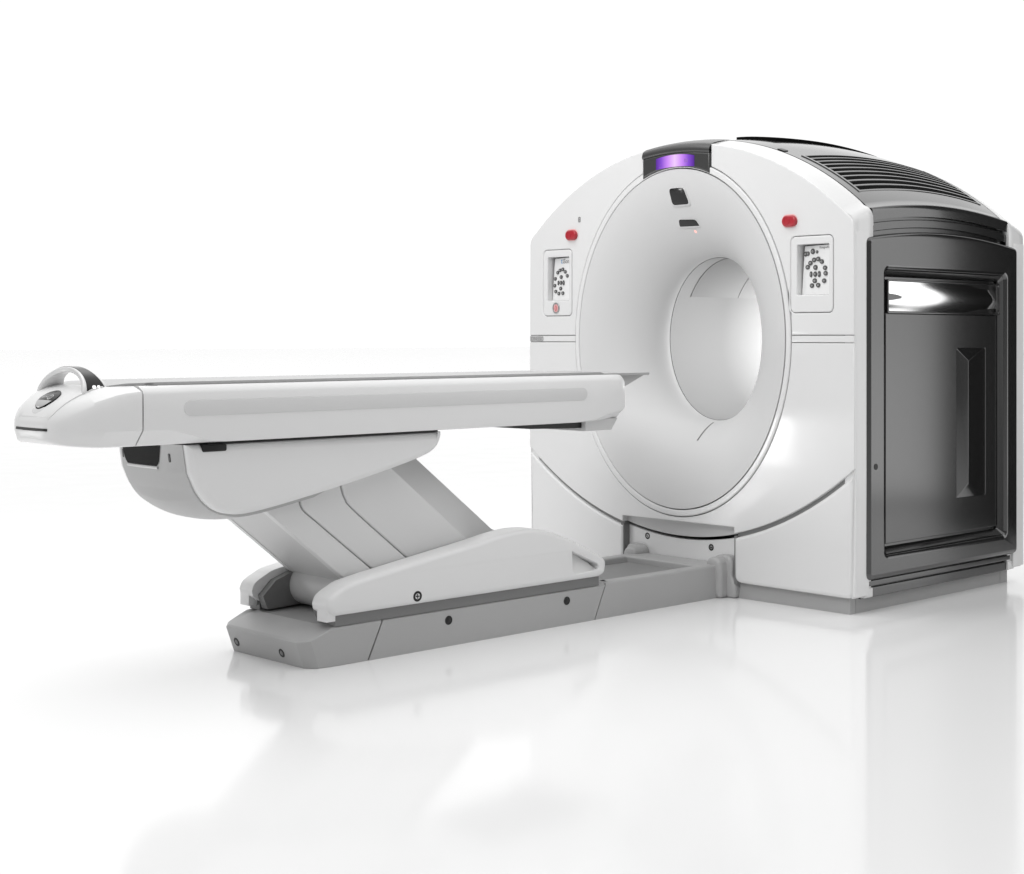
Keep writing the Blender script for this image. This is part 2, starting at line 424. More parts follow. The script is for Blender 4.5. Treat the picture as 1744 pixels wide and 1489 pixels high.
text_bm(bm, '88', 0.024, MF, 0.055, 1.841, YF + 0.011, 0.0003, mi=1)
GP(link('violet_display', bm, [VIOLET, GLYPHV], G)).parent = cap

# sensor window, lens slot and indicator on the funnel
def subdiv(l, n=10):
    o_ = []
    for p, q in zip(l, l[1:] + l[:1]):
        for k in range(n): o_.append((p[0] + (q[0] - p[0]) * k / n, p[1] + (q[1] - p[1]) * k / n))
    return o_
def on_funnel(x, z, lift=0.0):
    r = sqrt(x * x + ((z - ZC) / Q) ** 2)
    return (x, fun_y(r) - lift, z)
def funnel_patch(name, loop, m, parent, lift, depth=0.004, bev=0.0015):
    bm = bmesh.new()
    plate_bm(bm, loop, None, -depth, lift, bev, lambda u, v, d: on_funnel(u, v, d))
    return GP(link(name, bm, m, parent))
win = round_poly([(-0.052, 1.666), (0.046, 1.666), (0.034, 1.737), (-0.050, 1.737)], 0.016)
wf = funnel_patch('window_bezel', [(x * 1.16 - 0.002, 1.70 + (z - 1.70) * 1.16 - 0.003) for x, z in win], DISC, G, 0.007, 0.01, 0.006)
funnel_patch('window_glass', win, BLACKG, wf, 0.0085)
sl = round_poly([(-0.062, 1.575), (0.052, 1.575), (0.046, 1.602), (-0.050, 1.606)], [0.008, 0.004, 0.016, 0.010])
lf = funnel_patch('lens_bezel', [(x * 1.12 - 0.004, 1.59 + (z - 1.59) * 1.35 - 0.003) for x, z in sl], DISC, G, 0.005, 0.01, 0.004)
funnel_patch('lens_slot', sl, BLACKG, lf, 0.0065)
funnel_patch('indicator_light', ell(0.008, 1.553, 0.0055, 0.0055, 12), LED, G, 0.003)
funnel_patch('laser_slit', subdiv([(-0.003, 0.640), (0.003, 0.640), (0.003, 0.715), (-0.003, 0.715)], 10), INK, G, 0.0035, 0.004, 0.0005)

# panel let into the left wall of the bore
def bore_pt(ang, y, r=0.2995): return (r * cos(ang), y, ZC + r * Q * sin(ang))
def bore_patch(name, y0, y1, a0, a1, r, m, ny=6, na=16):
    rg = [[bore_pt(a0 + (a1 - a0) * k / na, y0 + (y1 - y0) * j / ny, r) for k in range(na + 1)] for j in range(ny + 1)]
    rb = [[bore_pt(a0 + (a1 - a0) * k / na, y0 + (y1 - y0) * j / ny, 0.303) for k in range(na + 1)] for j in (0, ny)]
    bm = bmesh.new(); vr = loft_bm(bm, rg, closed=False)
    back = [[bm.verts.new(p) for p in r_] for r_ in rb]
    for (e, f) in ((vr[0], back[0]), (vr[-1], back[1])):
        for i in range(na): bm.faces.new((e[i], e[i + 1], f[i + 1], f[i]))
    return GP(link(name, bm, m, G))
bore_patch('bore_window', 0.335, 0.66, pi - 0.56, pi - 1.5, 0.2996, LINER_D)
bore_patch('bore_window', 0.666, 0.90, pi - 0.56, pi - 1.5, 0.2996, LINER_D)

# control keypads and red stop buttons
def keypad(k, s):
    u0, v0, u1, v1 = k; wu = u1 - u0
    su0, su1 = u0 + 0.155 * wu, u1 - 0.09 * wu; sv0, sv1 = v0 + 0.07, v1 - 0.033
    h = GP(plate('control_keypad', rrect(u0, v0, u1, v1, 0.022), [rrect(su0, sv0, su1, sv1, 0.004, 2)], -0.03, YF + 0.001, 0.005, MF, WHITE, G))
    # tilted key field: deeper at its left edge
    bm = bmesh.new()
    def mf(u, v, d):
        f = (u - su0) / (su1 - su0); fv = (v - sv0) / (sv1 - sv0)
        return (u, 0.006 - 0.022 * f - 0.008 * (1 - fv) * (1 - f) - d, v)
    plate_bm(bm, [(su0 + .003, sv0 + .001), (su1 - .001, sv0 + .001), (su1 - .001, sv1 - .003), (su0 + .013, sv1 - .005)], None, -0.002, 0, 0, mf)
    plate_bm(bm, [(su0 - .006, sv0 - .004), (su1 + .004, sv0 - .004), (su1 + .004, sv1 + .004), (su0 - .006, sv1 + .004)], None, -0.040, -0.034, 0, MF, mi=1)
    GP(link('key_field', bm, [WHITE_S, BLACK], h))
    GP(plate('keypad_gasket', rrect(u0 - .006, v0 - .006, u1 + .006, v1 + .006, .026), [rrect(u0 + .004, v0 + .004, u1 - .004, v1 - .004, .02)], 0.0, 0.022, 0, MF, BLACK, h))
    sx = (su1 - su0); sy = (sv1 - sv0)
    def key(fu, fv, ru, rv, m=KEY):
        bm = bmesh.new(); u, v = su0 + fu * sx, sv0 + fv * sy
        plate_bm(bm, ell(u, v, ru * sx, rv * sx, 18), None, -0.001, 0.004, 0.0016, mf, 2, mi=0)
        plate_bm(bm, ell(u, v, ru * sx * 0.42, rv * sx * 0.36, 8), [ell(u, v, ru * sx * 0.26, rv * sx * 0.2, 8)], 0.002, 0.0044, 0, mf, mi=1)
        GP(link('key', bm, [m, GLYPH], h))
    ks = [(.20, .555), (.29, .635), (.42, .695), (.56, .71), (.685, .655), (.80, .53), (.82, .42), (.77, .275), (.36, .185), (.57, .19)]
    if s < 0: ks = [(.15, .51), (.27, .65), (.40, .70), (.55, .72), (.69, .66), (.80, .565), (.13, .35), (.19, .215), (.36, .165), (.57, .17)]
    for fu, fv in ks: key(fu, fv, 0.070, 0.058)
    for fu, fv, ru, rv in ((.465, .545, .07, .062), (.45, .28, .07, .06), (.32, .41, .042, .075), (.46, .41, .058, .066), (.60, .41, .045, .078)): key(fu, fv, ru, rv)
    bm = bmesh.new()
    if s > 0:
        for fu, fv, r in ((.12, .82, .062), (.20, .825, .055), (.37, .865, .07), (.52, .85, .04)): key(fu, fv, r, r)
        text_bm(bm, 'Kongvwfvce', 0.0135, mf, su0 + .60 * sx, sv0 + .915 * sy, 0.0006, 0.0003, mi=1)
    else:
        text_bm(bm, 't', 0.036, mf, su0 + .44 * sx, sv0 + .855 * sy, 0.0006, 0.0003, mi=0)
        text_bm(bm, 'iSong', 0.030, mf, su0 + .54 * sx, sv0 + .855 * sy, 0.0006, 0.0003, mi=1)
    GP(link('key_field_lettering', bm, [BLUE, INK], h, 0))
    if s < 0:
        cu, cv = u0 + 0.47 * wu, v0 + 0.035
        bm = bmesh.new()
        plate_bm(bm, ell(cu, cv, 0.023, 0.026, 28), [ell(cu, cv, 0.016, 0.019, 28)], YF, YF + 0.006, 0.002, MF, mi=0)
        plate_bm(bm, ell(cu, cv, 0.016, 0.019, 28), None, YF, YF + 0.004, 0.001, MF, mi=1)
        text_bm(bm, '()', 0.027, MF, cu, cv - 0.007, YF + 0.0045, 0.0003, 'CENTER', mi=2)
        GP(link('round_call_button', bm, [STEEL, PINK, RED], h))
keypad(KP[0], -1); keypad(KP[1], 1)
for x in (-0.659, 0.634):
    col = GP(plate('stop_button', rrect(x - 0.044, 1.536, x + 0.037, 1.589, 0.026, 8), None, 0.02, YF + 0.004, 0.003, MF, PINK, G))
    bm = bmesh.new()
    plate_bm(bm, rrect(x - 0.035, 1.538, x + 0.037, 1.584, 0.0225, 8), None, YF, YF + 0.016, 0.007, MF, 4, mi=0)
    plate_bm(bm, ell(x - 0.008, 1.562, 0.016, 0.019, 20), [ell(x - 0.008, 1.562, 0.012, 0.015, 20)], YF + 0.01, YF + 0.0175, 0.0008, MF, 2, mi=0)
    GP(link('red_push_cap', bm, RED, col))
bm = bmesh.new()
plate_bm(bm, rrect(-0.618, 1.618, -0.603, 1.643, 0.005), [rrect(-0.614, 1.623, -0.607, 1.638, 0.003)], YF - 0.002, YF + 0.0015, 0.0005, MF, mi=0)
plate_bm(bm, [(-0.6118, 1.626), (-0.6092, 1.626), (-0.6092, 1.635), (-0.6118, 1.635)], None, YF - 0.002, YF + 0.001, 0, MF, mi=0)
GP(link('printed_mark', bm, INK, G))

# dark body core with the bore through it
GP(plate('inner_body', [(-0.9, 0.06), (0.9, 0.06), (0.9, 1.55), (0.5, 1.75), (-0.5, 1.75), (-0.9, 1.55)], [ell(0, ZC, 0.312, 0.378)], -1.10, -0.262, 0, MF, BLACK, G))
# roof
X = [0.945, 0.944, 0.938, 0.925]
def roof_sec(y):
    b_ = bulge(y)
    p = [(0.930, 1.557 + b_), (0.944, 1.5565 + b_), (0.9445, 1.585 + b_), (0.944, 1.597 + b_), (0.937, 1.6055 + b_)] + [(x, shell_z(x) - 0.003 + b_) for x in frange(0.92, -0.92, 72)]
    q = [(-x, z) for x, z in p[:5]][::-1]
    return [(x, y, z) for x, z in p + q]
GP(loft('roof', [roof_sec(y) for y in frange(0.1045, 1.110, 28)], ROOF, G, closed=False, smooth=40))
GP(loft('roof_gasket', [[(x, y, shell_z(x) + dz) for x in frange(0.93, -0.93, 72)] for y, dz in ((0.0975, -0.02), (0.0980, 0.0012), (0.1035, 0.0012), (0.1040, -0.02))], VOID, G, closed=False, smooth=30))
def roof_pt(x, y, d): return (x, y, shell_z(x) - 0.003 + bulge(y) + d)
# louvred vent in the roof
bm = bmesh.new()
gx0, gx1, gy0, gy1 = 0.545, 0.835, 0.165, 1.045
def roof_strip(bm, x0, x1, y0, y1, d0, d1, mi, ny=24, nx=3):
    """raised curved bar following the roof"""
    rings = []
    for y in frange(y0, y1, ny):
        top = [roof_pt(x, y, d1) for x in frange(x0, x1, nx)]
        rings.append([roof_pt(x0, y, d0)] + top + [roof_pt(x1, y, d0)])
    loft_bm(bm, rings, closed=True, caps=(True, True), mi=mi)
roof_strip(bm, gx0, gx1, gy0, gy1, -0.002, 0.0015, 1)
nb = 9
for k in range(nb + 1):
    xc = gx0 + (gx1 - gx0) * k / nb
    roof_strip(bm, xc - 0.0028, xc + 0.0028, gy0, gy1, 0.0, 0.0032, 0, nx=1)
roof_strip(bm, gx0 - 0.005, gx1 + 0.005, gy0 - 0.008, gy0 + 0.004, -0.001, 0.004, 0, ny=1, nx=12)
roof_strip(bm, gx0 - 0.005, gx1 + 0.005, gy1 - 0.004, gy1 + 0.008, -0.001, 0.004, 0, ny=1, nx=12)
GP(link('roof_vent', bm, [ROOF, VOID], G))
bm = bmesh.new(); roof_strip(bm, 0.03, 0.26, 0.33, 1.07, -0.001, 0.014, 0, nx=8)
GP(link('roof_ridge_strip', bm, VOID, G))
bm = bmesh.new(); roof_strip(bm, 0.44, 0.475, 0.122, 0.150, -0.001, 0.004, 0, ny=4, nx=3)
GP(link('roof_catch', bm, BLACK, G))

# ------- dark side: bands, door frame, door, mirror strip, grip
def arch(y0, y1, zb, zt, rise, n=24, r=0.0):
    mid, h = (y0 + y1) / 2, (y1 - y0) / 2
    return [(y0, zb), (y1, zb)] + [(y, zt + rise * (1 - ((y - mid) / h) ** 2)) for y in frange(y1, y0, n)]
for sgn in (1,):
    GP(plate('side_wall', arch(0.055, 1.155, 0.056, 1.555, 0.036), None, 0.895, 0.922, 0, MS, DARK, G))
    def band(name, y0, y1, z0, z1, rise, x1):
        mid, h = (y0 + y1) / 2, (y1 - y0) / 2
        lower = [(y, z0 + rise * (1 - ((y - mid) / h) ** 2)) for y in frange(y0, y1, 24)]
        upper = [(y, z1 + rise * (1 - ((y - mid) / h) ** 2)) for y in frange(y1, y0, 24)]
        return GP(plate(name, lower + upper, None, 0.90, x1, 0.004, MS, DARK, G))
    band('side_band', 0.082, 1.128, 1.508, 1.543, 0.038, 0.940)
    band('kick_band', 0.080, 1.130, 0.104, 0.127, 0.0, 0.944)
    band('kick_band', 0.080, 1.130, 0.059, 0.099, 0.0, 0.940)
    XF = 0.968
    outer = arch(0.046, 1.160, 0.131, 1.486, 0.042)
    outer = round_poly(outer, [0.03, 0.03, 0.05] + [0.0] * 23 + [0.03], 6)
    rec = rrect(0.168, 0.226, 1.052, 1.360, 0.016)
    fr = GP(plate('side_panel', outer, [rec], 0.90, XF, 0.022, MS, DARK, G, segs=4))
    # sloped reveal of the recess
    def rect3(y0, z0, y1, z1, x, r): return [(x, u, v) for u, v in rrect(y0, z0, y1, z1, r)]
    rings = [rect3(0.168, 0.226, 1.052, 1.360, XF - 0.012, 0.016), rect3(0.186, 0.246, 1.040, 1.338, XF - 0.034, 0.010), rect3(0.188, 0.248, 1.038, 1.336, XF - 0.040, 0.010)]
    GP(loft('recess_reveal', rings, DARK, fr, smooth=30))
    XL = XF - 0.030
    leaf_o = rrect(0.201, 0.262, 1.026, 1.188, 0.006)
    gy0_, gy1_, gz0_, gz1_ = 0.712, 0.935, 0.409, 1.045
    grip_h = rrect(gy0_, gz0_, gy1_, gz1_, 0.006)
    dl = GP(plate('door_leaf', leaf_o, [grip_h], 0.90, XL, 0.003, MS, DARK, fr))
    # wedge-shaped grip recess
    bm = bmesh.new()
    A = [bm.verts.new(p) for p in ((XL - .001, gy0_, gz0_), (XL - .001, gy1_, gz0_), (XL - .001, gy1_, gz1_), (XL - .001, gy0_, gz1_))]
    xd = XL + 0.026
    B = [bm.verts.new(p) for p in ((xd, gy0_ + .052, gz0_ + .062), (xd - .003, gy0_ + 0.058, gz0_ + .062), (xd - .003, gy0_ + 0.058, gz1_ - .052), (xd, gy0_ + .052, gz1_ - .052))]
    for i in range(4): bm.faces.new((A[i], A[(i + 1) % 4], B[(i + 1) % 4], B[i]))
    bm.faces.new(B)
    bmesh.ops.bevel(bm, geom=[e for e in bm.edges if not e.is_boundary], offset=0.003, segments=3, profile=0.5, affect='EDGES')
    GP(link('door_grip', bm, DARK, fr, 40))
    # polished strip above the door, gently dished
    rings = []
    for y in frange(0.222, 1.040, 40):
        row = []
        for z in frange(1.198, 1.318, 16):
            fz = (z - 1.258) / 0.06; fy = (y - 0.631) / 0.409
            x = XL - 0.012 + 0.41 * fy * 0.017 * (sin(2.8 * fz + 1.71) + 0.12 * fz - 0.25) - 0.0006 * fy * fy
            row.append((x, y, z))
        rings.append(row)
    GP(loft('mirror_strip', rings, CHROME, fr, closed=False, smooth=80))
    bm = bmesh.new()
    plate_bm(bm, rrect(0.210, 1.189, 1.046, 1.326, 0.010), [rrect(0.219, 1.1965, 1.040, 1.3185, 0.008)], XL - 0.03, XL + 0.0045, 0.002, MS)
    GP(link('mirror_frame', bm, DARK, fr))
    bm = bmesh.new()
    plate_bm(bm, rrect(0.1885, 0.80, 0.1985, 1.063, 0.004), None, XL - 0.02, XL - 0.001, 0.001, MS)
    GP(link('door_hinge', bm, BLACK, fr))
    GP(plate('lock_hole', ell(0.094, 0.58, 0.0125, 0.0125, 20), None, XF - 0.01, XF + 0.0012, 0, MS, BLACK, fr))
    # plain dark far side
    GP(plate('side_wall', arch(0.055, 1.155, 0.056, 1.555, 0.036), None, -0.94, -0.90, 0.0, MS, DARK, G))
# plinth in three lengths
bm = bmesh.new()
for y0, y1 in ((0.0, 0.036), (0.0385, 1.095), (1.0975, 1.155)):
    plate_bm(bm, [(-0.912, y0), (0.912, y0), (0.912, y1), (-0.912, y1)], None, 0.0, 0.064, 0.0008, MT)
GP(link('plinth', bm, PLINTH, G))

# ================================================================== PATIENT TABLE
T = thing('patient_table', 'long white patient table on a slanted lifting arm and grey floor base', 'table', (0, -1.35, 0))
def TP(o): o.matrix_parent_inverse = Matrix.Translation((0, 1.35, 0)); return o

# ---- floor base: foot, middle, bridge
def shear(o, k, z0, ya, yb):
    for v in o.data.vertices:
        if ya <= v.co.y <= yb: v.co.y += (v.co.z - z0) * k
def base_ring(y1, pts): return pts
r0 = [(0.262, -1.795, 0), (0.262, -1.93, 0), (0.254, -1.995, 0), (0.215, -2.025, 0), (-0.215, -2.025, 0), (-0.254, -1.995, 0), (-0.262, -1.93, 0), (-0.262, -1.795, 0)]
z1 = [.124, .122, .094, .088, .088, .094, .122, .124]
r0 = [(x, y - 0.022 if y < -1.9 else y, z) for x, y, z in r0]
r1 = [(x * 1.01, y - (0.03 if y < -1.9 else 0), z) for (x, y, _), z in zip(r0, z1)]
r2 = [(x * 0.985, y + (-0.022 if y < -1.99 else (-.015 if y < -1.9 else 0)), z + 0.008) for (x, y, _), z in zip(r0, z1)]
r3 = [(.235, -1.795, .139), (.232, -1.90, .139), (.205, -1.955, .136), (.17, -1.972, .134), (-.17, -1.972, .134), (-.205, -1.955, .136), (-.232, -1.90, .139), (-.235, -1.795, .139)]
r4 = [(x * 0.96, y + 0.01 if y < -1.8 else y, z - 0.004) for x, y, z in r3]
def smooth_ring(r): 
    q = []
    for i, p in enumerate(r):
        q.append(p)
    return q
foot = TP(loft('base_foot', [r0, r1, r2, r3, r4], GREY, T, closed=True, caps=(True, True), smooth=30))
bv = foot.modifiers.new('bevel', 'BEVEL'); bv.width = 0.012; bv.segments = 4; bv.limit_method = 'ANGLE'; bv.angle_limit = math.radians(14)
shear(foot, 0.45, 0.07, -1.80, -1.79)
for u, v in ((-0.175, 0.038), (0.105, 0.038)):
    sc = screw('foot_screw', lambda a_, b_, d_: (a_, -d_ - (b_ * 0.33), b_), u, v, 2.0482, 0.0135, foot, m=GREY_D, slot='')
    TP(sc)
mid = TP(plate('base_middle', [(-0.264, 0.0), (0.264, 0.0), (0.264, 0.126), (0.246, 0.140), (-0.246, 0.140), (-0.264, 0.126)], None, 0.740, 1.790, 0.0, MF, GREY, T, smooth=40))
mid.data.transform(Matrix.Identity(4)); shear(mid, 0.45, 0.07, -3, 0)
for y in (-1.482, -0.915): TP(screw('base_screw', MS, y, 0.092, 0.264, 0.0145, mid, m=BLACK, slot=''))
bm = bmesh.new()
outer = [(-0.264, -0.735), (0.264, -0.735), (0.264, 0.01), (-0.264, 0.01)]
hole = rrect(-0.205, -0.70, 0.205, -0.130, 0.006)
plate_bm(bm, outer, [hole], 0.0, 0.139, 0.010, MT, 4, mi=0)
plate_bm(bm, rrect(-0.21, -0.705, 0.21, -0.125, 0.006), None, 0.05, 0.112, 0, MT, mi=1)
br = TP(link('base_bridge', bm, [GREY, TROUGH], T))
shear(br, 0.45, 0.07, -0.76, -0.70)
# rubber collars where the bridge meets the gantry
for s in (1, -1):
    bm = bmesh.new()
    pr = [(s * .205, .10), (s * .205, .150), (s * .225, .168), (s * .262, .170), (s * .285, .155), (s * .293, .11), (s * .289, .05), (s * .292, .0), (s * .24, .0)]
    plate_bm(bm, round_poly(pr, 0.02, 4), None, 0.012, 0.072, 0.018, MF, 4)
    pr2 = [(s * .20, .10), (s * .205, .160), (s * .235, .176), (s * .30, .176), (s * .318, .15), (s * .312, .09), (s * .335, .06), (s * .335, .0), (s * .24, .0)]
    plate_bm(bm, round_poly(pr2, 0.02, 4), None, -0.010, 0.028, 0.014, MF, 4)
    TP(link('collar', bm, GREY, T))
# dark rails under the covers
for s in (1, -1):
    lo, hi = sorted((s * 0.20, s * 0.262))
    TP(plate('cover_rail', [(-1.955, 0.132), (-0.745, 0.132), (-0.745, 0.180), (-1.955, 0.180)], None, lo, hi, 0.0, MS, GREY_D, T))
# side covers
top = spline([(-1.995, .205), (-1.982, .232), (-1.94, .256), (-1.88, .276), (-1.632, .315), (-1.371, .354), (-1.25, .374), (-1.15, .383), (-1.05, .374), (-.931, .336), (-.755, .254)], 6)
prof_c = [(-1.965, .168), (-1.990, .186)] + top + spline([(-.755, .254), (-.724, .232), (-.718, .21), (-.726, .18), (-.752, .167)], 4)[1:]
pocket = round_poly([(-.900, .280), (-.762, .217), (-.762, .197), (-.895, .189)], [.004, .012, .012, .03], 5)
for s in (1, -1):
    mp = MS if s > 0 else (lambda u, v, d: (-d, u, v))
    bm = bmesh.new()
    plate_bm(bm, prof_c, [pocket], 0.185, 0.279, 0.018, mp, 5, mi=0, hole_bev=0.004)
    # pocket floor, deep under its upper edge
    f = [(-.906, .286, .245), (-.756, .222, .205), (-.756, .192, .262), (-.901, .184, .2775)]
    vs = [bm.verts.new(mp(u, v, d)) for u, v, d in f]; bm.faces.new(vs)
    c = TP(link('side_cover', bm, TABLE, T))
    # grey inner liner
    pin = [(-1.952, .140), (-1.972, .188), (-1.92, .238), (-1.85, .262), (-1.62, .300), (-1.36, .34), (-1.17, .366), (-1.0, .345), (-.8, .23), (-.8, .145), (-1.55, .133), (-1.66, .133), (-1.69, .148)]
    TP(plate('cover_liner', [(u, v) for u, v in pin], None, *sorted((s * 0.150, s * 0.186)), 0.0, MS, GREY_D, c))
    bm = bmesh.new()
    plate_bm(bm, [(-1.992, .150), (-1.958, .150), (-1.958, .185), (-1.992, .192)], None, 0.21, 0.268, 0.004, mp, 2)
    TP(link('cover_clip', bm, TABLE, c))
    if s > 0: TP(screw('cover_screw', MS, -1.630, 0.196, 0.279, 0.0165, c, m=SILVER))
# pivot drum at the foot of the arm
bm = bmesh.new()
rings = []
for x in (-.185, .185): rings.append([(x, -1.79 + 0.075 * cos(t), 0.215 + 0.075 * sin(t)) for t in frange(0, 2 * pi, 32)[:-1]])
loft_bm(bm, rings, caps=(True, True)); TP(link('pivot_drum', bm, SCOOP, T))

# ---- lifting arm
def lineat(p, q, z): t = (z - p[1]) / (q[1] - p[1]); return (p[0] + (q[0] - p[0]) * t, z)
LA, LB = (-2.172, .530), (-1.853, .263)
RA, RB = (-1.655, .629), (-1.315, .346)
CA, CB = (-1.475, .650), (-1.105, .352)
zt, zb = 0.74, 0.16
core = []
for x, (a_, b_), ins in ((0.166, (RA, RB), 0.004), (0.075, (CA, CB), 0), (-0.075, (CA, CB), 0), (-0.166, (RA, RB), 0.004)):
    l1, l2 = lineat(LA, LB, zt), lineat(LA, LB, zb); q1, q2 = lineat(a_, b_, zt), lineat(a_, b_, zb)
    core.append([(x, l1[0] + ins, l1[1]), (x, l2[0] + ins, l2[1]), (x, q2[0], q2[1]), (x, q1[0], q1[1])])
arm = TP(loft('lifting_arm', core, ARM_D, T, caps=(True, True), smooth=20))
bv = arm.modifiers.new('bevel', 'BEVEL'); bv.width = 0.006; bv.segments = 3; bv.limit_method = 'ANGLE'; bv.angle_limit = math.radians(20)
s1 = [(-2.06, .72), (-2.040, .556), (-2.026, .520), (-1.965, .468), (-1.733, .280), (-1.60, .172)]
s2 = [(-1.90, .72), (-1.876, .590), (-1.860, .545), (-1.818, .497), (-1.586, .305), (-1.45, .192)]
def rnd(l): return [l[0]] + spline(l[1:5], 6) + [l[5]]
s1, s2 = rnd(s1), rnd(s2)
sh = lambda l, d: [(u + d, v) for u, v in l]
e1 = [lineat(LA, LB, zt), lineat(LA, LB, zb)]; e2 = [lineat(RA, RB, zb), lineat(RA, RB, zt)]
for s in (1, -1):
    mp = MS if s > 0 else (lambda u, v, d: (-d, u, v))
    for poly in (e1 + sh(s1, -0.003)[::-1], sh(s1, 0.003) + sh(s2, -0.003)[::-1], sh(s2, 0.003) + e2):
        bm = bmesh.new(); plate_bm(bm, poly, None, 0.15, 0.180, 0.006, mp, 3)
        TP(link('arm_plate', bm, ARM, arm))

# ---- carriage under the table top
cprof = [(-2.475, .758), (-2.462, .67), (-2.432, .607), (-2.390, .560), (-2.332, .534), (-2.235, .532), (-2.0, .573), (-1.755, .625), (-1.585, .667), (-1.515, .695), (-1.488, .73), (-1.482, .758)]
cp = [cprof[0]] + spline(cprof[1:], 6)
for s in (1, -1):
    mp = MS if s > 0 else (lambda u, v, d: (-d, u, v))
    bm = bmesh.new(); plate_bm(bm, cp, None, 0.150, 0.236, 0.026, mp, 8)
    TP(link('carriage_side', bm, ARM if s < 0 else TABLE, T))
fr_ = [(-2.478, .758), (-2.466, .67), (-2.437, .604), (-2.394, .556), (-2.335, .528), (-2.235, .520), (-2.0, .560)]
fp = [fr_[0]] + spline(fr_[1:], 6)
bm = bmesh.new()
rings = []
for x in frange(-0.2, 0.2, 16):
    k = 1 - (x / 0.2) ** 2
    rings.append([(x, u - 0.012 * k, v - (0.02 * k if v < .6 else 0)) for u, v in fp] + [(x, -1.9, .60), (x, -1.9, .758)])
loft_bm(bm, rings, caps=(True, True))
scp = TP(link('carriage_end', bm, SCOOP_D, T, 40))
def end_y(z):
    for (u0, v0), (u1, v1) in zip(fp, fp[1:]):
        if v1 <= z <= v0: return u0 + (u1 - u0) * (v0 - z) / (v0 - v1 + 1e-9)
    return fp[0][0]
def on_end(u, v, d): return (u, end_y(min(v, .757)) - 0.012 * (1 - (u / 0.2) ** 2) - d, v)
win = round_poly(subdiv([(-.165, .682), (.062, .682), (.085, .75), (-.185, .75)], 1), [.014, .014, .002, .002], 4)
rg = []
for v in frange(.684, .752, 8):
    f = (v - .684) / .068; rr = max(0, .012 - (v - .684)); 
    rg.append([on_end(u, v, .002) for u in frange(-.163 - .020 * f + rr, .060 + .024 * f - rr, 12)])
TP(loft('carriage_window', rg, SMOKE, scp, closed=False, smooth=60))
TP(loft('window_lip', [[on_end(u, v, d) for u in frange(-.156, .054, 12)] for v, d in ((.674, 0), (.676, .004), (.681, .004), (.684, 0))], ARM, scp, closed=False, smooth=60))
for u in (-.196 + .012, .125):
    bm = bmesh.new(); plate_bm(bm, rrect(u - .006, .700, u + .006, .728, .005, 4), None, -0.003, 0.0012, 0.0006, on_end, 2); TP(link('vent_slot', bm, BLACK, scp))
bm = bmesh.new(); plate_bm(bm, rrect(-2.43, .735, -2.345, .758, .006), None, 0.20, 0.2385, 0.002, MS); TP(link('latch', bm, BLACK, T))
bm = bmesh.new(); plate_bm(bm, [(-2.40, .7585), (-1.5, .7585), (-1.5, .7655), (-2.40, .7655)], None, -0.225, 0.225, 0, MS); TP(link('slide_gap', bm, BLACK, T))

# ---- table top: nose and long body
def section(y, w, zb, zc, zs, zt, wb, wt, wsh):
    h = [(0, zb), (wb * .5, zb), (wb - .012, zb), (wb, zb + .003), (wb + .4 * (w - wb), zb + .4 * (zc - zb)), (w - .001, zc - .008), (w, zc + .002),
         (w, zc + .5 * (zs - zc)), (wsh + .002, zs - .010), (wsh - .004, zs), (wt + .35 * (wsh - wt), zt - .35 * (zt - zs)), (wt, zt), (wt * .7, zt + 0.0005), (0, zt + 0.001)]
    return [(x, y, z) for x, z in h] + [(-x, y, z) for x, z in h[1:-1]][::-1]
def ny(y): return y if y > -2.7 else -2.7 + (y + 2.7) * 0.90      # keeps the foot end short
def interp_sections(keys, n):
    return [section(*k) for k in spline(keys, n)]
nose_k = [  # y, half width, bottom, crease, shoulder, top, bottom hw, top hw, shoulder hw
    (-2.887, .050, .797, .815, .822, .828, .04, .035, .048), (-2.883, .095, .787, .815, .832, .840, .08, .065, .092), (-2.870, .140, .778, .816, .846, .858, .12, .095, .136),
    (-2.850, .175, .771, .818, .860, .880, .150, .115, .169), (-2.822, .205, .767, .819, .878, .901, .175, .135, .198), (-2.785, .231, .764, .820, .897, .922, .196, .150, .223),
    (-2.745, .247, .762, .820, .911, .936, .208, .165, .240), (-2.700, .256, .762, .820, .923, .943, .212, .180, .251), (-2.642, .260, .762, .820, .930, .945, .214, .205, .257)]
nose_k = [(ny(k[0]),) + k[1:] for k in nose_k]
NS = interp_sections(nose_k, 6)
bm = bmesh.new(); loft_bm(bm, interp_sections(nose_k, 6), caps=(True, True))
nose = TP(link('foot_end_cap', bm, TABLE, T, 32))
body_k = [(-2.637, .260, .762, .820, .930, .945, .214, .225, .257), (-2.55, .260, .762, .818, .930, .945, .216, .235, .257), (-2.48, .260, .763, .800, .931, .945, .226, .238, .257),
          (-2.42, .260, .764, .779, .931, .945, .240, .238, .257), (-2.36, .260, .764, .775, .931, .945, .243, .238, .257), (-1.6, .260, .764, .775, .931, .945, .243, .238, .257),
          (-.86, .260, .764, .775, .931, .945, .243, .238, .257), (-.76, .260, .764, .782, .931, .945, .238, .238, .257), (-.69, .260, .764, .80, .931, .945, .230, .238, .257), (-.62, .258, .765, .815, .931, .945, .215, .236, .255),
          (-.600, .255, .768, .82, .930, .943, .207, .232, .251), (-.588, .248, .775, .822, .926, .939, .20, .225, .243), (-.583, .235, .785, .828, .918, .931, .19, .21, .228)]
bm = bmesh.new(); loft_bm(bm, [section(*k) for k in body_k], caps=(True, True))
body = TP(link('table_body', bm, TABLE, T, 32))
for s in (1, -1):
    mp = MS if s > 0 else (lambda u, v, d: (-d, u, v))
    bm = bmesh.new(); plate_bm(bm, rrect(-2.505, .851, -.805, .899, .0235, 8), None, .25, .2622, .0015, mp, 2); TP(link('bumper_strip', bm, STRIP, body))
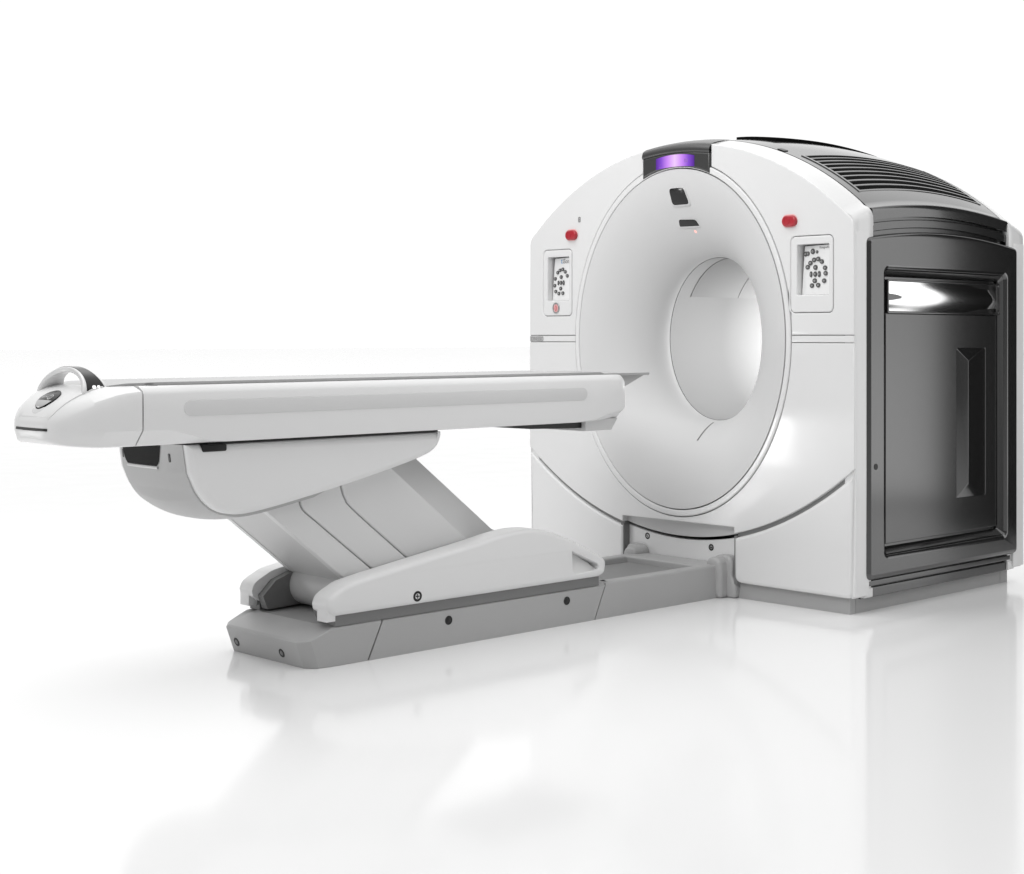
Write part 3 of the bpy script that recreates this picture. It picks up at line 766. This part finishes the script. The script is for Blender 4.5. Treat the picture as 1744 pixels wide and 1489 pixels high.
# lower front end of the body
TP(plate('end_block', [(-.79, .729), (-.650, .729), (-.615, .775), (-.79, .775)], None, -.21, .236, .003, MS, SCOOP, T))
TP(plate('under_rail', [(-1.24, .763), (-1.06, .748), (-.83, .741), (-.792, .741), (-.792, .770), (-1.24, .770)], None, -.18, .215, .002, MS, BLACK, T))

# cradle: shallow dished board that runs the length of the top
rings = []
for y, zt_, w in ((-2.70, .945, .165), (-2.66, .951, .19), (-2.55, .9535, .208), (-1.6, .9535, .21), (-.80, .9535, .21), (-.685, .9535, .21), (-.665, .9475, .21), (-.55, .9475, .21), (-.41, .9475, .207), (-.405, .9465, .205)):
    tp = [(x, y, zt_ + 0.004 * (abs(x) / w) ** 3 - 0.002) for x in frange(-w, w, 12)]
    rings.append(tp + [(w - .004, y, zt_ - .008), (-w + .004, y, zt_ - .008)])
bm = bmesh.new(); loft_bm(bm, rings, caps=(True, True)); cr = TP(link('cradle', bm, CRADLE, T, 40))
bm = bmesh.new(); plate_bm(bm, [(-.64, .9395), (-.42, .9395), (-.60, .868), (-.64, .868)], None, -.19, .19, .002, MS); TP(link('cradle_wedge', bm, CRADLE, cr))
bm = bmesh.new(); plate_bm(bm, rrect(-2.60, .938, -2.575, .9475, .003), None, .2, .228, .001, MS); TP(link('stop_peg', bm, INK, T))

# nose lid, ring handle with black band, control button
def key_at(y):
    for a_, b_ in zip(nose_k, nose_k[1:]):
        if a_[0] <= y <= b_[0]:
            f = (y - a_[0]) / (b_[0] - a_[0]); return [p + (q - p) * f for p, q in zip(a_, b_)]
    return nose_k[-1] if y > -2.65 else nose_k[0]

def nose_top(x, y):
    for r_0, r_1 in zip(NS, NS[1:]):
        if r_0[0][1] <= y <= r_1[0][1]:
            f = (y - r_0[0][1]) / (r_1[0][1] - r_0[0][1])
            h = [(p[0] + (q[0] - p[0]) * f, p[2] + (q[2] - p[2]) * f) for p, q in zip(r_0[6:14], r_1[6:14])][::-1]
            ax = abs(x)
            for (x0, z0_), (x1_, z1_) in zip(h, h[1:]):
                if x0 <= ax <= x1_ + 1e-6: return z0_ + (z1_ - z0_) * (ax - x0) / max(1e-6, x1_ - x0)
            return h[-1][1]
    return .945
def lid_hw(y): return 0.100 + (0.160 - 0.100) * min(1, max(0, (y + 2.858) / 0.10)) ** 0.7
rings = []
for y in frange(-2.858, -2.715, 16):
    w = lid_hw(y)
    tp = [(x, y, nose_top(x, y) + 0.004) for x in frange(-w, w, 14)]
    rings.append([(-w, y, nose_top(w, y) - .004)] + tp + [(w, y, nose_top(w, y) - .004)])
bm = bmesh.new(); loft_bm(bm, rings, closed=True, caps=(True, True)); lid = TP(link('nose_lid', bm, TABLE, T, 35))
def tip_y(x):
    for a_, b_ in zip(nose_k, nose_k[1:]):
        if a_[1] <= abs(x) <= b_[1]: return a_[0] + (b_[0] - a_[0]) * (abs(x) - a_[1]) / (b_[1] - a_[1])
    return nose_k[0][0]
bm = bmesh.new()
loft_bm(bm, [[(x, tip_y(x) + dy, z) for dy, z in ((.010, .813), (-.003, .813), (-.002, .8205), (.010, .8225))] for x in frange(-.104, .104, 24)], caps=(True, True))
TP(link('lid_gap', bm, BLACK, lid))
def on_lid(u, v, d): return (u, v, nose_top(u, v) + 0.004 + d)
bm = bmesh.new(); plate_bm(bm, ell(-.002, -2.841, .034, .012, 24), None, -.002, .0012, .001, on_lid, 2); TP(link('white_touch_pad', bm, WHITE, lid))
bm = bmesh.new()
plate_bm(bm, ell(0, -2.811, .052, .033, 32), None, -.002, .006, .003, on_lid, 3, mi=0)
plate_bm(bm, [(-.047, -2.823), (.047, -2.823)] + [(.05 * cos(t), -2.811 + .032 * sin(t)) for t in frange(-.43, -pi + .43, 16)], None, .005, .0068, 0, on_lid, mi=1)
plate_bm(bm, ell(.012, -2.810, .014, .009, 16), [ell(.012, -2.810, .011, .007, 16)], .005, .0066, 0, on_lid, mi=2)
text_bm(bm, 'Q', .012, on_lid, .007, -2.814, .0062, .0002, mi=2)
plate_bm(bm, [(-.036, -2.811), (-.008, -2.811), (-.008, -2.809), (-.036, -2.815)], None, .005, .0066, 0, on_lid, mi=2)
plate_bm(bm, [(-.02, -2.824), (.03, -2.824), (.03, -2.8225), (-.02, -2.8225)], None, .005, .0066, 0, on_lid, mi=2)
TP(link('control_button', bm, [BLACKG, SILVER, SILVER], lid))
# handle: an arch across the table; three bands in its width
NA = 36
def arch_pt(t, hw_, h_, y, zb_=0.922): return (-hw_ * cos(t) * (1 - 0.10 * sin(t)), y, zb_ + h_ * sin(t) ** 0.85)
def yfront(t): return -2.778 + 0.022 * sin(t)
def yback(t): return -2.690 - 0.030 * sin(t)
def handle_band(bm, f0, f1, th, mi, lift=0.0):
    rings = []
    for t in frange(0.0, pi, NA):
        ya = yfront(t) + (yback(t) - yfront(t)) * f0; yb = yfront(t) + (yback(t) - yfront(t)) * f1
        rings.append([arch_pt(t, .156 + lift, .081 + lift, ya), arch_pt(t, .156 + lift, .081 + lift, yb), arch_pt(t, .156 - th, .081 - th, yb), arch_pt(t, .156 - th, .081 - th, ya)])
    loft_bm(bm, rings, caps=(True, True), mi=mi)
bm = bmesh.new()
handle_band(bm, 0.0, 0.999, .016, 0)
hd = TP(link('ring_handle', bm, WHITE, T, 40))
bv = hd.modifiers.new('bevel', 'BEVEL'); bv.width = 0.004; bv.segments = 3; bv.limit_method = 'ANGLE'; bv.angle_limit = math.radians(40)
bm = bmesh.new(); handle_band(bm, 0.14, 0.86, .004, 0, .0012); hb = TP(link('handle_band', bm, BLACKG, hd, 40))
bm = bmesh.new()
for yy, rr in ((-2.742, .0036), (-2.728, .0022)):
    plate_bm(bm, ell(yy, .943, rr, .0055, 12), None, .15, .1602, 0, MS)
TP(link('handle_light', bm, LEDW, hd))

# children are modelled in world coordinates: give each first-level part its parent's inverse
for o in list(S.objects):
    if o.parent is None: continue
    o.matrix_parent_inverse = Matrix.Translation(-o.parent.location) if o.parent in (G, T) else Matrix.Identity(4)
